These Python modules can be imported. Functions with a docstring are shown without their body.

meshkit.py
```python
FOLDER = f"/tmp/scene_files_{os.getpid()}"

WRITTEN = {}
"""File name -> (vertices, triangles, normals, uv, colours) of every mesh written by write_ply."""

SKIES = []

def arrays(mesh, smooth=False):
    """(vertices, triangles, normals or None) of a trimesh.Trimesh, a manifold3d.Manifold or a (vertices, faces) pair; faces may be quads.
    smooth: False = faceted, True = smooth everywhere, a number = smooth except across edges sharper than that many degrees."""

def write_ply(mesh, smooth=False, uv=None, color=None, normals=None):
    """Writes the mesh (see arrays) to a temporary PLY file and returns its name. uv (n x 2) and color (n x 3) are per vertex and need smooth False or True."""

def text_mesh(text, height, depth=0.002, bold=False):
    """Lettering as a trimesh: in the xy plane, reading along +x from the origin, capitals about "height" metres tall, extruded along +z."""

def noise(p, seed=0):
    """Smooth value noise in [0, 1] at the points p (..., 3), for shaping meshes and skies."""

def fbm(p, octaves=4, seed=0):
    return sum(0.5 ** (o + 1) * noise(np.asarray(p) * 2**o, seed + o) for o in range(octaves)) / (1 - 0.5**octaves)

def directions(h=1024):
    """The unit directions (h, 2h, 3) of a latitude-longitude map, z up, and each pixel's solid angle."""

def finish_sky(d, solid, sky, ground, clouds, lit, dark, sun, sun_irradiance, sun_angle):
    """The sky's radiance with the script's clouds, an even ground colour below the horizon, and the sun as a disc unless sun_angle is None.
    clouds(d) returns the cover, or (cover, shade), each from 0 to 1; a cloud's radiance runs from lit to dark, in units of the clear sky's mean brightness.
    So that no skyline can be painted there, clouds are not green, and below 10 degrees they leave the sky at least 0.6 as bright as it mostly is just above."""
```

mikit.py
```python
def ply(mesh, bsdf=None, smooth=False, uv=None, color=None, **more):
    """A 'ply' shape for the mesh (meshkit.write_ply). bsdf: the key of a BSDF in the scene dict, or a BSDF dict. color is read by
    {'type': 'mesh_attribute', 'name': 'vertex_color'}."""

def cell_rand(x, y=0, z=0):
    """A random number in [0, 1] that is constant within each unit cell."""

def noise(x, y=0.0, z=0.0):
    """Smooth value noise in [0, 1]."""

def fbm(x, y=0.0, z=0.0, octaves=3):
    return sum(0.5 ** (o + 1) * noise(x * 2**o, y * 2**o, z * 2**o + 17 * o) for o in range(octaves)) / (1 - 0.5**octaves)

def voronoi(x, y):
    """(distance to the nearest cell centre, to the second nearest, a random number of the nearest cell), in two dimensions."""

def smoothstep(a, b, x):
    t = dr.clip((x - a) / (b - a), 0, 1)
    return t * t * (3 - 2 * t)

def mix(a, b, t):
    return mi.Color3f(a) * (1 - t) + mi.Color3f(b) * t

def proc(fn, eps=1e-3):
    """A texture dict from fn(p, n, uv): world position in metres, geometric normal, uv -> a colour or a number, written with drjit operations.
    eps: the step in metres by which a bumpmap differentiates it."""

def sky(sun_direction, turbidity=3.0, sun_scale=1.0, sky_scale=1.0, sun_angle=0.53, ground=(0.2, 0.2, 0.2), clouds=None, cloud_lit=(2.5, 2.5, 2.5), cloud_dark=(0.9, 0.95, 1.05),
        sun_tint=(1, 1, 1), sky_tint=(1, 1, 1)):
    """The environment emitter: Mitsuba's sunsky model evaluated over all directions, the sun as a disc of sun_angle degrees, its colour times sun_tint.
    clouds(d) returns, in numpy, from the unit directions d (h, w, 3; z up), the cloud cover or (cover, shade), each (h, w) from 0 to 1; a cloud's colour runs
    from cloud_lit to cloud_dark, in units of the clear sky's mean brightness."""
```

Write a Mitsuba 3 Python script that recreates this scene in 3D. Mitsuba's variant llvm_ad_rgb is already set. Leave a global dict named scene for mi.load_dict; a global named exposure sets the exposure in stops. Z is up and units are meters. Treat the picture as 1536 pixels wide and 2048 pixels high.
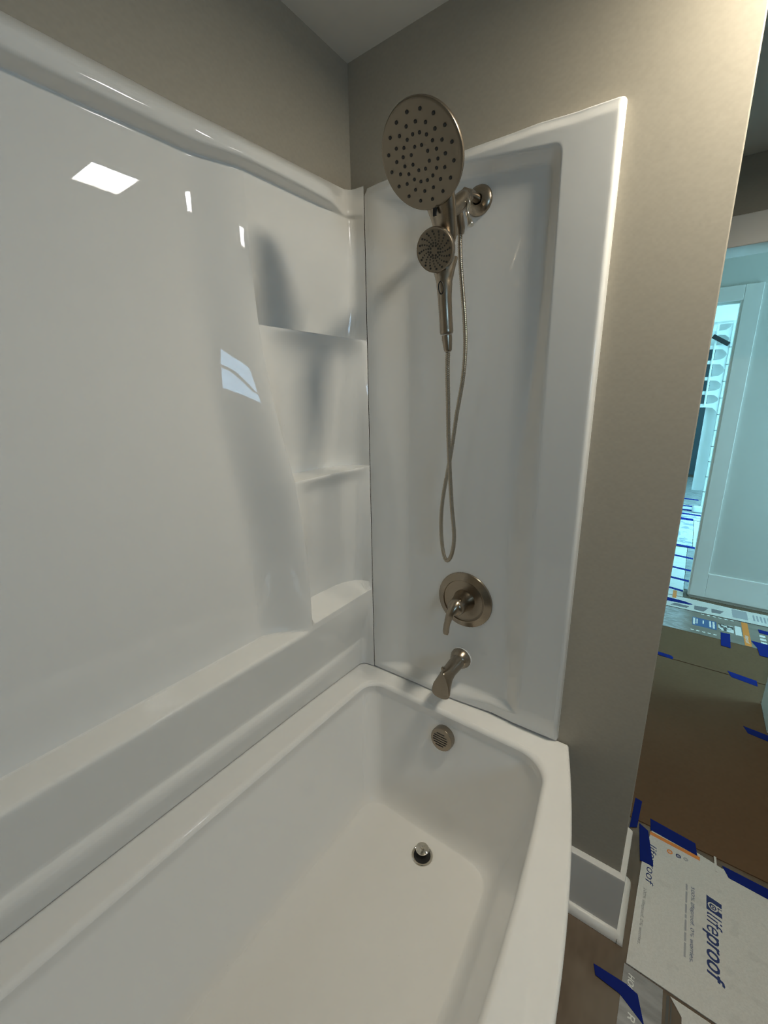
import math
import numpy as np
import trimesh
import manifold3d as m3
import mitsuba as mi
import drjit as dr
import mikit
import meshkit
from mikit import proc, noise, fbm, smoothstep, mix

T = mi.ScalarTransform4f
scene, labels = {}, {}

# ------------------------------------------------------------------ camera, light levels, exposure
CAM = np.array([0.92876, -1.1235, 1.5408])
FWD = np.array([-0.57216413, 0.78028433, -0.25255608])
UP = np.array([-0.13772303, 0.21215765, 0.96748204])
scene['camera'] = {'type': 'perspective', 'fov_axis': 'x', 'fov': math.degrees(2 * math.atan(768 / 840)), 'near_clip': 0.02, 'far_clip': 60.0,
                   'to_world': T().look_at(origin=CAM.tolist(), target=(CAM + FWD).tolist(), up=UP.tolist())}
exposure = 0.36
LAMP = [112.0, 102.0, 82.0]            # ceiling lamp lens
DAY_BATH = [2.5, 4.2, 5.9]           # bathroom window pane
DAY_HALL = [5.0, 10.3, 12.6]           # hall window pane
DAY_FAR = [2.7, 7.2, 9.6]          # far room window pane

# ------------------------------------------------------------------ materials


def rgb(*c):
    return {'type': 'rgb', 'value': list(c)}


def mat(key, color, rough=0.5, metallic=0.0, spec=0.5, **kw):
    c = color if isinstance(color, dict) else rgb(*color)
    scene[key] = {'type': 'twosided', 'b': {'type': 'principled', 'base_color': c, 'roughness': rough, 'metallic': metallic, 'specular': spec, **kw}}


def gloss(key, color, alpha):
    scene[key] = {'type': 'twosided', 'b': {'type': 'roughplastic', 'diffuse_reflectance': rgb(*color), 'alpha': alpha, 'int_ior': 1.5, 'distribution': 'ggx', 'nonlinear': False}}


scene['m_acrylic'] = {'type': 'twosided', 'b': {'type': 'plastic', 'diffuse_reflectance': rgb(0.77, 0.765, 0.745), 'int_ior': 1.5}}
scene['m_tub'] = {'type': 'twosided', 'b': {'type': 'plastic', 'diffuse_reflectance': rgb(0.80, 0.79, 0.77), 'int_ior': 1.5}}


def paint(p, n, uv):
    f = fbm(p.x * 160, p.y * 160, p.z * 160, 2)
    return mix((0.365, 0.333, 0.275), (0.40, 0.367, 0.305), f)


mat('m_paint', proc(paint), 0.55, spec=0.35)
mat('m_hall_paint', (0.56, 0.57, 0.54), 0.55, spec=0.3)
mat('m_ceiling', (0.66, 0.65, 0.61), 0.9, spec=0.1)
mat('m_trim', (0.72, 0.71, 0.68), 0.35)


def nickel(p, n, uv):
    f = fbm(p.x * 240, p.y * 240, p.z * 900, 2)
    return mix((0.31, 0.262, 0.205), (0.37, 0.315, 0.25), f)


mat('m_nickel', proc(nickel), 0.27, metallic=1.0)
mat('m_nickel_face', (0.26, 0.222, 0.172), 0.42, metallic=1.0)
mat('m_nickel_hose', (0.40, 0.355, 0.285), 0.2, metallic=1.0)
mat('m_chrome', (0.72, 0.68, 0.6), 0.08, metallic=1.0)
mat('m_rubber', (0.03, 0.027, 0.022), 0.6)
mat('m_black', (0.008, 0.008, 0.009), 0.6)
mat('m_dark_line', (0.10, 0.098, 0.09), 0.8)


def vinyl(p, n, uv):
    a = fbm(p.x * 9, p.y * 2.2, 0.0, 4)
    b = fbm(p.x * 70, p.y * 26, 3.0, 3)
    c = smoothstep(0.62, 0.78, fbm(p.x * 6 + 9, p.y * 5, 7.0, 3))
    base = mix((0.085, 0.058, 0.036), (0.17, 0.125, 0.085), a * 0.6 + b * 0.4)
    return mix(base, (0.26, 0.215, 0.165), c * 0.35)


mat('m_vinyl', proc(vinyl), 0.45)


def kraft(p, n, uv):
    f = fbm(p.x * 120, p.y * 120, p.z * 120, 3)
    g = fbm(p.x * 3, p.y * 3, 1.0, 3)
    return mix((0.118, 0.064, 0.031), (0.17, 0.098, 0.052), 0.5 * f + 0.5 * g)


mat('m_kraft', proc(kraft), 0.7, spec=0.2)


def card_white(p, n, uv):
    s = smoothstep(0.66, 0.8, fbm(p.x * 26, p.y * 26, 5.0, 3))
    f = fbm(p.x * 300, p.y * 300, 2.0, 2)
    return mix(mix((0.62, 0.60, 0.565), (0.70, 0.68, 0.645), f), (0.40, 0.385, 0.36), s * 0.16)


mat('m_card', proc(card_white), 0.55, spec=0.3)


def card_grey(p, n, uv):
    a = fbm(p.x * 14, p.y * 60, 3.0, 4)
    return mix((0.19, 0.185, 0.18), (0.42, 0.41, 0.40), a)


mat('m_card_grey', proc(card_grey), 0.5)


def print_wood(p, n, uv):
    a = fbm(p.x * 8, p.y * 30, 3.0, 4)
    b = smoothstep(0.45, 0.6, fbm(p.x * 30, p.y * 60, 8.0, 3))
    left = smoothstep(1.12, 1.0, p.x)
    dark = mix((0.17, 0.15, 0.125), (0.24, 0.215, 0.18), a)
    light = mix((0.30, 0.30, 0.31), (0.52, 0.52, 0.53), a)
    return mix(dark, light, left * (0.55 + 0.45 * b))


mat('m_print_wood', proc(print_wood), 0.35)
mat('m_ink_blue', (0.02, 0.035, 0.14), 0.6)
mat('m_ink_navy', (0.055, 0.12, 0.27), 0.5)
mat('m_ink_grey', (0.20, 0.19, 0.20), 0.6)
mat('m_ink_pale', (0.36, 0.36, 0.38), 0.6)
mat('m_ink_orange', (0.72, 0.24, 0.04), 0.5)
mat('m_ink_white', (0.74, 0.73, 0.70), 0.5)
mat('m_tape', (0.006, 0.017, 0.17), 0.7, spec=0.12)
mat('m_white', (0.74, 0.74, 0.73), 0.5)
mat('m_dark_wall', (0.05, 0.075, 0.085), 0.7)

# ------------------------------------------------------------------ helpers


def put(key, mesh, m, smooth=30, label=None, cat=None, group=None, kind=None, **kw):
    scene[key] = mikit.ply(mesh, m, smooth=smooth, **kw)
    tag(key, label, cat, group, kind)


def tag(key, label=None, cat=None, group=None, kind=None):
    d = {k: v for k, v in (('label', label), ('category', cat), ('group', group), ('kind', kind)) if v}
    if d:
        labels[key] = {**labels.get(key, {}), **d}


COUNT = {}


def num(base):
    n = COUNT.get(base, 0)
    COUNT[base] = n + 1
    return base if n == 0 else f'{base}_{n:03d}'


def cat_(ms):
    return trimesh.util.concatenate([x for x in ms])


def box(x0, x1, y0, y1, z0, z1):
    b = trimesh.creation.box((x1 - x0, y1 - y0, z1 - z0))
    b.apply_translation(((x0 + x1) / 2, (y0 + y1) / 2, (z0 + z1) / 2))
    return b


def rbox(x0, x1, y0, y1, z0, z1, r=0.004):
    r = min(r, 0.49 * min(x1 - x0, y1 - y0, z1 - z0))
    s = m3.Manifold.sphere(r, 12)
    pts = [s.translate((x, y, z)) for x in (x0 + r, x1 - r) for y in (y0 + r, y1 - r) for z in (z0 + r, z1 - r)]
    return man(m3.Manifold.batch_hull(pts))


def man(m):
    a = m.to_mesh()
    return trimesh.Trimesh(np.array(a.vert_properties[:, :3]), np.array(a.tri_verts), process=False)


def grid(P, close=False, flip=False):
    P = np.asarray(P, float)
    m, n = P.shape[:2]
    i, j = np.meshgrid(np.arange(m - 1), np.arange(n if close else n - 1), indexing='ij')
    a, b = i * n + j, i * n + (j + 1) % n
    q = np.stack([a, b, b + n, a + n], -1).reshape(-1, 4)
    if flip:
        q = q[:, ::-1]
    f = np.vstack([q[:, [0, 1, 2]], q[:, [0, 2, 3]]])
    t = trimesh.Trimesh(P.reshape(-1, 3), f, process=False)
    t.update_faces(t.nondegenerate_faces())
    return t


def frame(axis, hint=(1.0, 0, 0)):
    w = np.asarray(axis, float)
    w = w / np.linalg.norm(w)
    u = np.cross(hint, w)
    if np.linalg.norm(u) < 1e-3:
        u = np.cross((0, 1.0, 0), w)
    u /= np.linalg.norm(u)
    return u, np.cross(w, u), w


def lathe(profile, origin, axis, n=64, hint=(1.0, 0, 0)):
    """profile: (radius, distance along axis) pairs."""
    u, v, w = frame(axis, hint)
    t = np.arange(n) * 2 * np.pi / n
    P = np.array([np.asarray(origin) + h * w + r * (np.cos(t)[:, None] * u + np.sin(t)[:, None] * v) for r, h in profile])
    return grid(P, close=True)


def smooth_path(pts, n):
    from scipy.interpolate import CubicSpline
    p = np.asarray(pts, float)
    s = np.r_[0, np.cumsum(np.linalg.norm(np.diff(p[:, :3], axis=0), axis=1))]
    return CubicSpline(s, p)(np.linspace(0, s[-1], n)), s[-1]


def sweep(path, radius, n=14, caps=True, scale=None, hint=(1.0, 0, 0)):
    """A tube along path; radius per point; scale: (a, b) factors of the two section axes per point."""
    p = np.asarray(path, float)
    t = np.gradient(p, axis=0)
    t /= np.linalg.norm(t, axis=1, keepdims=True)
    r = np.broadcast_to(radius, (len(p),))
    u = np.asarray(hint, float) - t[0] * (t[0] @ np.asarray(hint, float))
    u /= np.linalg.norm(u)
    ang = np.arange(n) * 2 * np.pi / n
    rings = []
    for k in range(len(p)):
        u = u - t[k] * (u @ t[k])
        u /= np.linalg.norm(u)
        v = np.cross(t[k], u)
        a, b = (1, 1) if scale is None else scale[k]
        rings.append(p[k] + r[k] * (a * np.cos(ang)[:, None] * u + b * np.sin(ang)[:, None] * v))
    if caps:
        rings = [np.repeat(p[:1], n, 0)] + rings + [np.repeat(p[-1:], n, 0)]
    return grid(rings, close=True)


def ss(a, b, x):
    t = np.clip((np.asarray(x, float) - a) / (b - a), 0, 1)
    return t * t * (3 - 2 * t)


# ------------------------------------------------------------------ room shell
H = 2.46
X1, YB, YP, YR = 2.5, -1.56, 1.29, -3.0            # right wall, wall behind the camera, partition to the hall
put('floor', box(-0.25, 3.2, -3.2, 9.8, -0.06, 0.0), 'm_vinyl', False, 'brown mottled vinyl plank floor seen beside the bathtub', kind='structure')
put('ceiling', box(-0.19, X1 + 0.12, YR - 0.12, YP, H, H + 0.1), 'm_ceiling', False, 'flat white ceiling over the tub alcove', kind='structure')
put('wall_left', cat_([box(-0.18, 0.0, YB - 0.12, 0.0, 2.105, H + 0.1), box(-0.18, -0.06, YB - 0.12, 0.0, 0, 2.105), box(-0.18, 0.0, 0.0, 9.8, 0, H + 0.1)]), 'm_paint', False, 'greige painted wall above the long surround panel', kind='structure')
put('wall_back', cat_([box(0.0, 0.93, YB - 0.12, YB, 0, H), box(0.81, 0.93, YR, YB - 0.12, 0, H), box(0.81, X1, YR - 0.12, YR, 0, H)]), 'm_paint', False, 'greige painted walls at the head of the tub and behind it', kind='structure')
put('wall_end', rbox(-0.02, 0.93, 0.0, 0.165, -0.01, H + 0.01, 0.003), 'm_paint', 30, 'greige painted wall stub that carries the shower fittings', kind='structure')

# right wall with the bathroom window (it shows only as a reflection in the gloss)
WY0, WY1, WZ0, WZ1 = -2.25, -1.22, 1.50, 2.00
put('wall_right', cat_([box(X1, X1 + 0.12, YR - 0.12, WY0, 0, H), box(X1, X1 + 0.12, WY1, YP, 0, H), box(X1, X1 + 0.12, WY0, WY1, 0, WZ0), box(X1, X1 + 0.12, WY0, WY1, WZ1, H)]),
    'm_paint', False, 'greige painted wall with a window facing the tub', kind='structure')


def window(key, axis, at, a0, a1, z0, z1, out, radiance, label):
    """A window in a wall normal to axis (0: x, 1: y) at coordinate at; out: +1 or -1 is the way outdoors."""
    def bx(u0, u1, v0, v1, d0, d1):
        lo, hi = sorted((at + out * d0, at + out * d1))
        return box(lo, hi, u0, u1, v0, v1) if axis == 0 else box(u0, u1, lo, hi, v0, v1)
    t = 0.045
    tag(key, label, kind='structure')
    put(key + '__window_frame', cat_([bx(a0, a0 + t, z0, z1, 0.02, 0.07), bx(a1 - t, a1, z0, z1, 0.02, 0.07), bx(a0 + t, a1 - t, z0, z0 + t, 0.02, 0.07), bx(a0 + t, a1 - t, z1 - t, z1, 0.02, 0.07),
                                      bx(a0 + t, a1 - t, (z0 + z1) / 2 - 0.02, (z0 + z1) / 2 + 0.02, 0.02, 0.07)]), 'm_trim', False)
    u, v, d = [a0 + t, a1 - t], [z0 + t, z1 - t], at + out * 0.06
    P = [[[d, a, b] if axis == 0 else [a, d, b] for a in u] for b in v]
    g = grid(np.array(P))
    want = -out
    if g.face_normals[0][axis] * want < 0:
        g.invert()
    put(key + '__pane', g, 'm_white', False, label='pane lit by daylight', emitter={'type': 'area', 'radiance': rgb(*radiance)})


window('window_1', 0, X1, WY0, WY1, WZ0, WZ1, 1, DAY_BATH, 'daylit bathroom window across from the tub')

# partition with the doorway to the hall, Y 1.29 .. 1.50
DZ = 2.13
put('wall_partition', cat_([box(0.0, 0.45, YP, 1.5, 0, H), box(0.45, 1.50, YP + 0.015, 1.485, DZ + 0.11, H), box(1.50, X1, YP, 1.5, 0, H)]), 'm_paint', False,
    'dim greige wall over the doorway to the hall', kind='structure')
tag('door_1', 'white cased doorway from the bathroom to the hall', kind='structure')
put('door_1__head_casing', rbox(0.36, 1.49, YP - 0.018, YP + 0.02, DZ, DZ + 0.115, 0.003), 'm_trim')
put('door_1__head_jamb', box(0.45, 1.41, YP + 0.02, 1.49, DZ + 0.012, DZ + 0.11), 'm_trim', False)
put('door_1__jamb', rbox(1.40, 1.50, YP - 0.018, 1.515, 0.0, DZ + 0.012, 0.004), 'm_trim', label='white jamb on the far side of the doorway')
put('door_1__jamb_001', rbox(0.36, 0.46, YP - 0.018, 1.515, 0.0, DZ + 0.012, 0.004), 'm_trim')

# hall beyond, Y 1.5 .. 2.8, with the opening into the bright far room
YF, OX, OZ = 2.80, 1.070, 2.172
put('ceiling_hall', box(0.0, 3.1, YP, 9.8, H + 0.001, H + 0.1), 'm_ceiling', False, 'white ceiling of the hall', kind='structure')
put('wall_far', cat_([box(0.0, 0.12, YF, YF + 0.12, 0, H), box(OX, 3.0, YF, YF + 0.12, 0, H), box(0.12, OX, YF, YF + 0.12, OZ, H)]), 'm_hall_paint', False,
    'painted hall wall beside the bright opening, bluish in daylight', kind='structure')
tag('door_2', 'white cased opening from the hall into the bright far room', kind='structure')
put('door_2__side_casing', rbox(OX, OX + 0.096, YF - 0.018, YF + 0.002, 0.026, OZ + 0.094, 0.003), 'm_trim')
put('door_2__head_casing', rbox(0.03, OX - 0.0005, YF - 0.018, YF + 0.002, OZ, OZ + 0.094, 0.003), 'm_trim')
put('door_2__jamb', box(OX - 0.012, OX, YF - 0.012, YF + 0.12, 0.02, OZ), 'm_trim', False)
put('baseboard_hall', rbox(OX + 0.097, 3.0, YF - 0.016, YF + 0.002, 0.026, 0.222, 0.003), 'm_trim', 30, 'tall white baseboard along the hall wall', kind='structure')
HY0, HY1 = 1.75, 2.55
put('wall_hall_right', cat_([box(3.0, 3.12, 1.5, HY0, 0, H), box(3.0, 3.12, HY1, YF + 0.12, 0, H), box(3.0, 3.12, HY0, HY1, 0, 0.7), box(3.0, 3.12, HY0, HY1, 2.1, H)]), 'm_paint', False,
    'painted hall wall with a window', kind='structure')
window('window_2', 0, 3.0, HY0, HY1, 0.7, 2.1, 1, DAY_HALL, 'daylit hall window')
put('wall_room_right', cat_([box(3.0, 3.12, 2.92, 3.6, 0, H), box(3.0, 3.12, 7.4, 9.8, 0, H), box(3.0, 3.12, 3.6, 7.4, 0, 0.4), box(3.0, 3.12, 3.6, 7.4, 2.2, H)]), 'm_white', False,
    'white wall of the far room with a window', kind='structure')
window('window_3', 0, 3.0, 3.6, 7.4, 0.4, 2.2, 1, DAY_FAR, 'wide daylit window of the far room')
put('wall_room_end', box(0.0, 3.0, 9.6, 9.72, 0, H), 'm_dark_wall', False, 'dark wall at the end of the far room', kind='structure')

# ------------------------------------------------------------------ ceiling lamp (real lens in a frame, mirrored in the glossy panel)
tag('ceiling_light', 'square ceiling lamp with a lit lens beside the tub alcove', 'ceiling lamp')
LX0, LX1, LY0, LY1 = 1.062, 1.266, -0.252, -0.078
fr = m3.Manifold.cube((0.27, 0.24, 0.022)).translate((LX0 - 0.033, LY0 - 0.033, H - 0.022)) - m3.Manifold.cube((LX1 - LX0, LY1 - LY0, 0.1)).translate((LX0, LY0, H - 0.05))
put('ceiling_light__frame', man(fr), 'm_trim', False)
L = grid(np.array([[[x, y, H - 0.016] for x in (LX0, LX1)] for y in (LY0, LY1)]))
if L.face_normals[0][2] > 0:
    L.invert()
put('ceiling_light__lens', L, 'm_white', False, label='lit square lens', emitter={'type': 'area', 'radiance': rgb(*LAMP)})

# ------------------------------------------------------------------ baseboard of the wall stub
tag('baseboard_end', 'white baseboard with a shoe molding wrapped round the wall stub', kind='structure')


def wrap(profile, x0, x1, y1):
    """profile (distance from the wall, z) run along the front Y=0 face from x0 to x1, mitred, then back along X=x1 to y1."""
    P = [[(x0, -d, z) for d, z in profile], [(x1 + d, -d, z) for d, z in profile], [(x1 + d, y1, z) for d, z in profile]]
    g = grid(np.array(P))
    ends = [trimesh.Trimesh(np.array(P[k]), [[0, i, i + 1] for i in range(1, len(profile) - 1)], process=False) for k in (0, 2)]
    return cat_([g] + ends)


put('baseboard_end__board', wrap([(0.0, 0.0), (0.015, 0.0), (0.015, 0.208), (0.0135, 0.214), (0.0, 0.222)], 0.757, 0.93, 0.165), 'm_trim', 25)
arc = [(0.015 + 0.019 * math.cos(a), 0.001 + 0.026 * math.sin(a)) for a in np.linspace(0, math.pi / 2, 8)]
put('baseboard_end__shoe_molding', wrap([(0.0145, 0.0)] + arc, 0.757, 0.93, 0.165), 'm_trim', 40)
put('baseboard_end__miter_gap', box(0.9482, 0.9492, -0.0355, -0.0335, 0.002, 0.02), 'm_dark_line', False)

# ------------------------------------------------------------------ bathtub
RIM = 0.575
TL = 1.524


def bow(y):
    q = np.clip(np.abs((y + TL / 2) / (TL / 2)), 0, 1)
    return 1 - q ** 1.8


def contour(x0, x1, ya, yb, rs, b, nz, ne=44, nc=12):
    """Closed plan outline: x0 back, x1 front, ya far end (near 0), yb near end; rs corner radii (back-far, front-far, front-near, back-near); b front bow."""
    cs = [(x0, ya, 1, -1), (x1, ya, -1, -1), (x1, yb, -1, 1), (x0, yb, 1, 1)]
    start = [math.pi, math.pi / 2, 0, -math.pi / 2]
    P = []
    for k in range(4):
        cx, cy = cs[k][0] + cs[k][2] * rs[k], cs[k][1] + cs[k][3] * rs[k]
        for a in np.linspace(start[k], start[k] - math.pi / 2, nc):
            P.append((cx + rs[k] * math.cos(a), cy + rs[k] * math.sin(a)))
        k2 = (k + 1) % 4
        c2x, c2y = cs[k2][0] + cs[k2][2] * rs[k2], cs[k2][1] + cs[k2][3] * rs[k2]
        e = P[-1]
        s = (c2x + rs[k2] * math.cos(start[k2]), c2y + rs[k2] * math.sin(start[k2]))
        for t in np.linspace(0, 1, ne + 2)[1:-1]:
            P.append((e[0] + (s[0] - e[0]) * t, e[1] + (s[1] - e[1]) * t))
    P = np.array(P)
    w = np.clip((P[:, 0] - x0) / (x1 - x0), 0, 1)
    P[:, 0] += b * bow(P[:, 1]) * w ** 1.5
    return np.c_[P, np.broadcast_to(nz, len(P))]


def lerp(a, b, t):
    return a + (b - a) * t


OUT = dict(x0=0.003, x1=0.757, ya=-0.003, yb=-TL + 0.003, rs=(0.004,) * 4, b=0.129)
INN = dict(x0=0.092, x1=0.712, ya=-0.088, yb=-TL + 0.10, rs=(0.055, 0.075, 0.11, 0.09), b=0.072)
FLO = dict(x0=0.168, x1=0.588, ya=-0.186, yb=-TL + 0.28, rs=(0.06, 0.06, 0.10, 0.10), b=0.050)


def mixc(A, B, t, z, off=0.0):
    rs = tuple(max(0.004, lerp(p, q, t)) for p, q in zip(A['rs'], B['rs']))
    return contour(lerp(A['x0'], B['x0'], t) - off, lerp(A['x1'], B['x1'], t) + off, lerp(A['ya'], B['ya'], t) + off, lerp(A['yb'], B['yb'], t) - off, rs, lerp(A['b'], B['b'], t), z)


INN['x0'] += 0.006
rows = [mixc(OUT, OUT, 0, 0.530, -0.004), mixc(OUT, OUT, 0, 0.534, 0.0), mixc(OUT, OUT, 0, RIM - 0.007, 0.0)]
for a in np.linspace(0.2, 1, 5) * math.pi / 2:
    rows.append(mixc(OUT, OUT, 0, RIM - 0.007 + 0.007 * math.sin(a), -0.007 * (1 - math.cos(a))))
for t in np.linspace(0.10, 0.66, 7):
    rows.append(mixc(OUT, INN, t, RIM))
RR = 0.016
for a in np.linspace(0, 1, 14) * math.pi / 2 * 0.9:
    rows.append(mixc(INN, INN, 0, RIM - RR * (1 - math.cos(a)), 0.5 * RR - RR * math.sin(a)))
zt, zb, fl = RIM - RR, 0.262, 0.163
for t in np.linspace(0.04, 0.62, 22):
    rows.append(mixc(INN, FLO, t, lerp(zt, zb, t / 0.62)))
for q in np.linspace(0.07, 1, 14):                     # fillet: a quadratic curve from the wall's slope to the floor
    rows.append(mixc(INN, FLO, 0.62 + 2 * q * (1 - q) * 0.13 + q * q * 0.38, (1 - q) ** 2 * zb + 2 * q * (1 - q) * (fl + 0.012) + q * q * fl))
last = rows[-1]
cen = np.array([0.425, -0.60, 0.158])
for t in (0.08, 0.2, 0.4, 0.7, 1.0):
    q = last + (cen - last) * t
    q[:, 2] = fl - 0.006 * ss(0, 1, t)
    rows.append(q)
tag('bathtub', 'glossy white alcove bathtub with a bowed front rim', 'bathtub')
put('bathtub__basin', grid(np.array(rows), close=True), 'm_tub', 50)
ap = [contour(0.03, 0.75, -0.006, -TL + 0.006, (0.004,) * 4, 0.128, z) + np.array([dx, 0, 0]) * (np.linspace(0, 1, 1)[0] if 0 else 1) for z, dx in ((0.531, 0.0), (0.2, 0.004), (0.06, 0.006), (0.05, 0.016), (0.0, 0.018))]
put('bathtub__apron', grid(np.array(ap), close=True), 'm_tub', 30, label='curved apron under the bowed rim')

# overflow cover on the sloping end wall
ov_o, ov_n = np.array([0.408, -0.0955, 0.490]), np.array([0.0, -0.985, 0.17])
put('bathtub__overflow_cover', lathe([(0.0365, -0.006), (0.0375, 0.002), (0.0375, 0.025), (0.0357, 0.0285), (0.033, 0.0295), (0.0, 0.0305)], ov_o, ov_n, 56), 'm_nickel', 35, label='round brushed nickel overflow cover with slots')
ou, ovv, ow = frame(ov_n)
for i, (dz, hw) in enumerate(((0.0185, 0.014), (0.0105, 0.022), (0.003, 0.0255), (-0.0045, 0.0255), (-0.012, 0.022), (-0.0195, 0.014))):
    c = ov_o + ow * 0.0304 + np.array([0, 0.17, 0.985]) * dz - np.array([0.0025, 0, 0])
    s = rbox(-hw, hw, -0.0012, 0.0012, -0.0014, 0.0014, 0.0011)
    M = np.eye(4)
    M[:3, 0], M[:3, 1], M[:3, 2], M[:3, 3] = (1, 0, 0), (0, 0.17, 0.985), ow, c
    s.apply_transform(M)
    put('bathtub__overflow_cover__' + num('slot'), s, 'm_black', False)

# drain with a raised stopper
dc = np.array([0.419, -0.252, 0.1625])
put('bathtub__drain', lathe([(0.0335, -0.004), (0.0335, 0.0015), (0.0315, 0.0035), (0.0285, 0.003), (0.0268, 0.0015), (0.0262, 0.0008)], dc, (0, 0, 1), 56), 'm_chrome', 40, label='polished chrome drain ring')
put('bathtub__drain__opening', lathe([(0.0272, 0.0009), (0.018, 0.0009), (0.0, 0.0009)], dc, (0, 0, 1), 40), 'm_black', False)
put('bathtub__drain__stopper', lathe([(0.0, 0.0168), (0.005, 0.0168), (0.0195, 0.014), (0.0205, 0.0155), (0.020, 0.0175), (0.012, 0.0205), (0.006, 0.0215), (0.0055, 0.027), (0.0045, 0.0285), (0.0, 0.029)], dc + np.array([-0.002, 0.004, 0.004]), (0, 0, 1), 48), 'm_chrome', 40, label='raised chrome stopper with a small knob')

# ------------------------------------------------------------------ long surround panel (left wall) with moulded corner shelves
SH = (1.7255, 1.338, 0.895)
ZT = 2.137
XM = 0.001
PB = 0.578
SEAM = np.array([0.071, -0.030])


def yE(z):
    return np.interp(z, [0.58, 0.87, 0.893, 0.979, 1.044, 1.139, 1.23, 1.335, 1.438, 1.55, 1.639, 1.724, 1.864, 1.938, 2.06], [-0.345, -0.345, -0.337, -0.338, -0.340, -0.347, -0.357, -0.372, -0.390, -0.408, -0.416, -0.420, -0.422, -0.418, -0.411])


def xE(z):
    """How far the front corner of the shelf column stands out from the wall."""
    return np.interp(z, [0.58, 0.87, 0.893, 1.139, 1.335, 1.438, 1.55, 1.639, 1.724, 1.864, 1.938, 2.06, 2.137], [0.078, 0.078, 0.079, 0.083, 0.085, 0.075, 0.065, 0.056, 0.049, 0.041, 0.037, 0.028, 0.006])


def block(z):
    """Set-out of the moulded ledge, of the face below it and of the bottom lip."""
    return np.interp(z, [0.578, 0.600, 0.644, 0.664, 0.673, 0.682, 0.690, 0.780, 0.866, 0.874, 0.8785, 0.8810, 0.8835, 0.892, 0.895, 0.9], [0.013, 0.026, 0.0440, 0.0470, 0.0462, 0.0420, 0.0350, 0.0560, 0.0765, 0.0775, 0.0765, 0.0740, 0.0690, 0.0060, 0.0020, -0.01])


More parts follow.
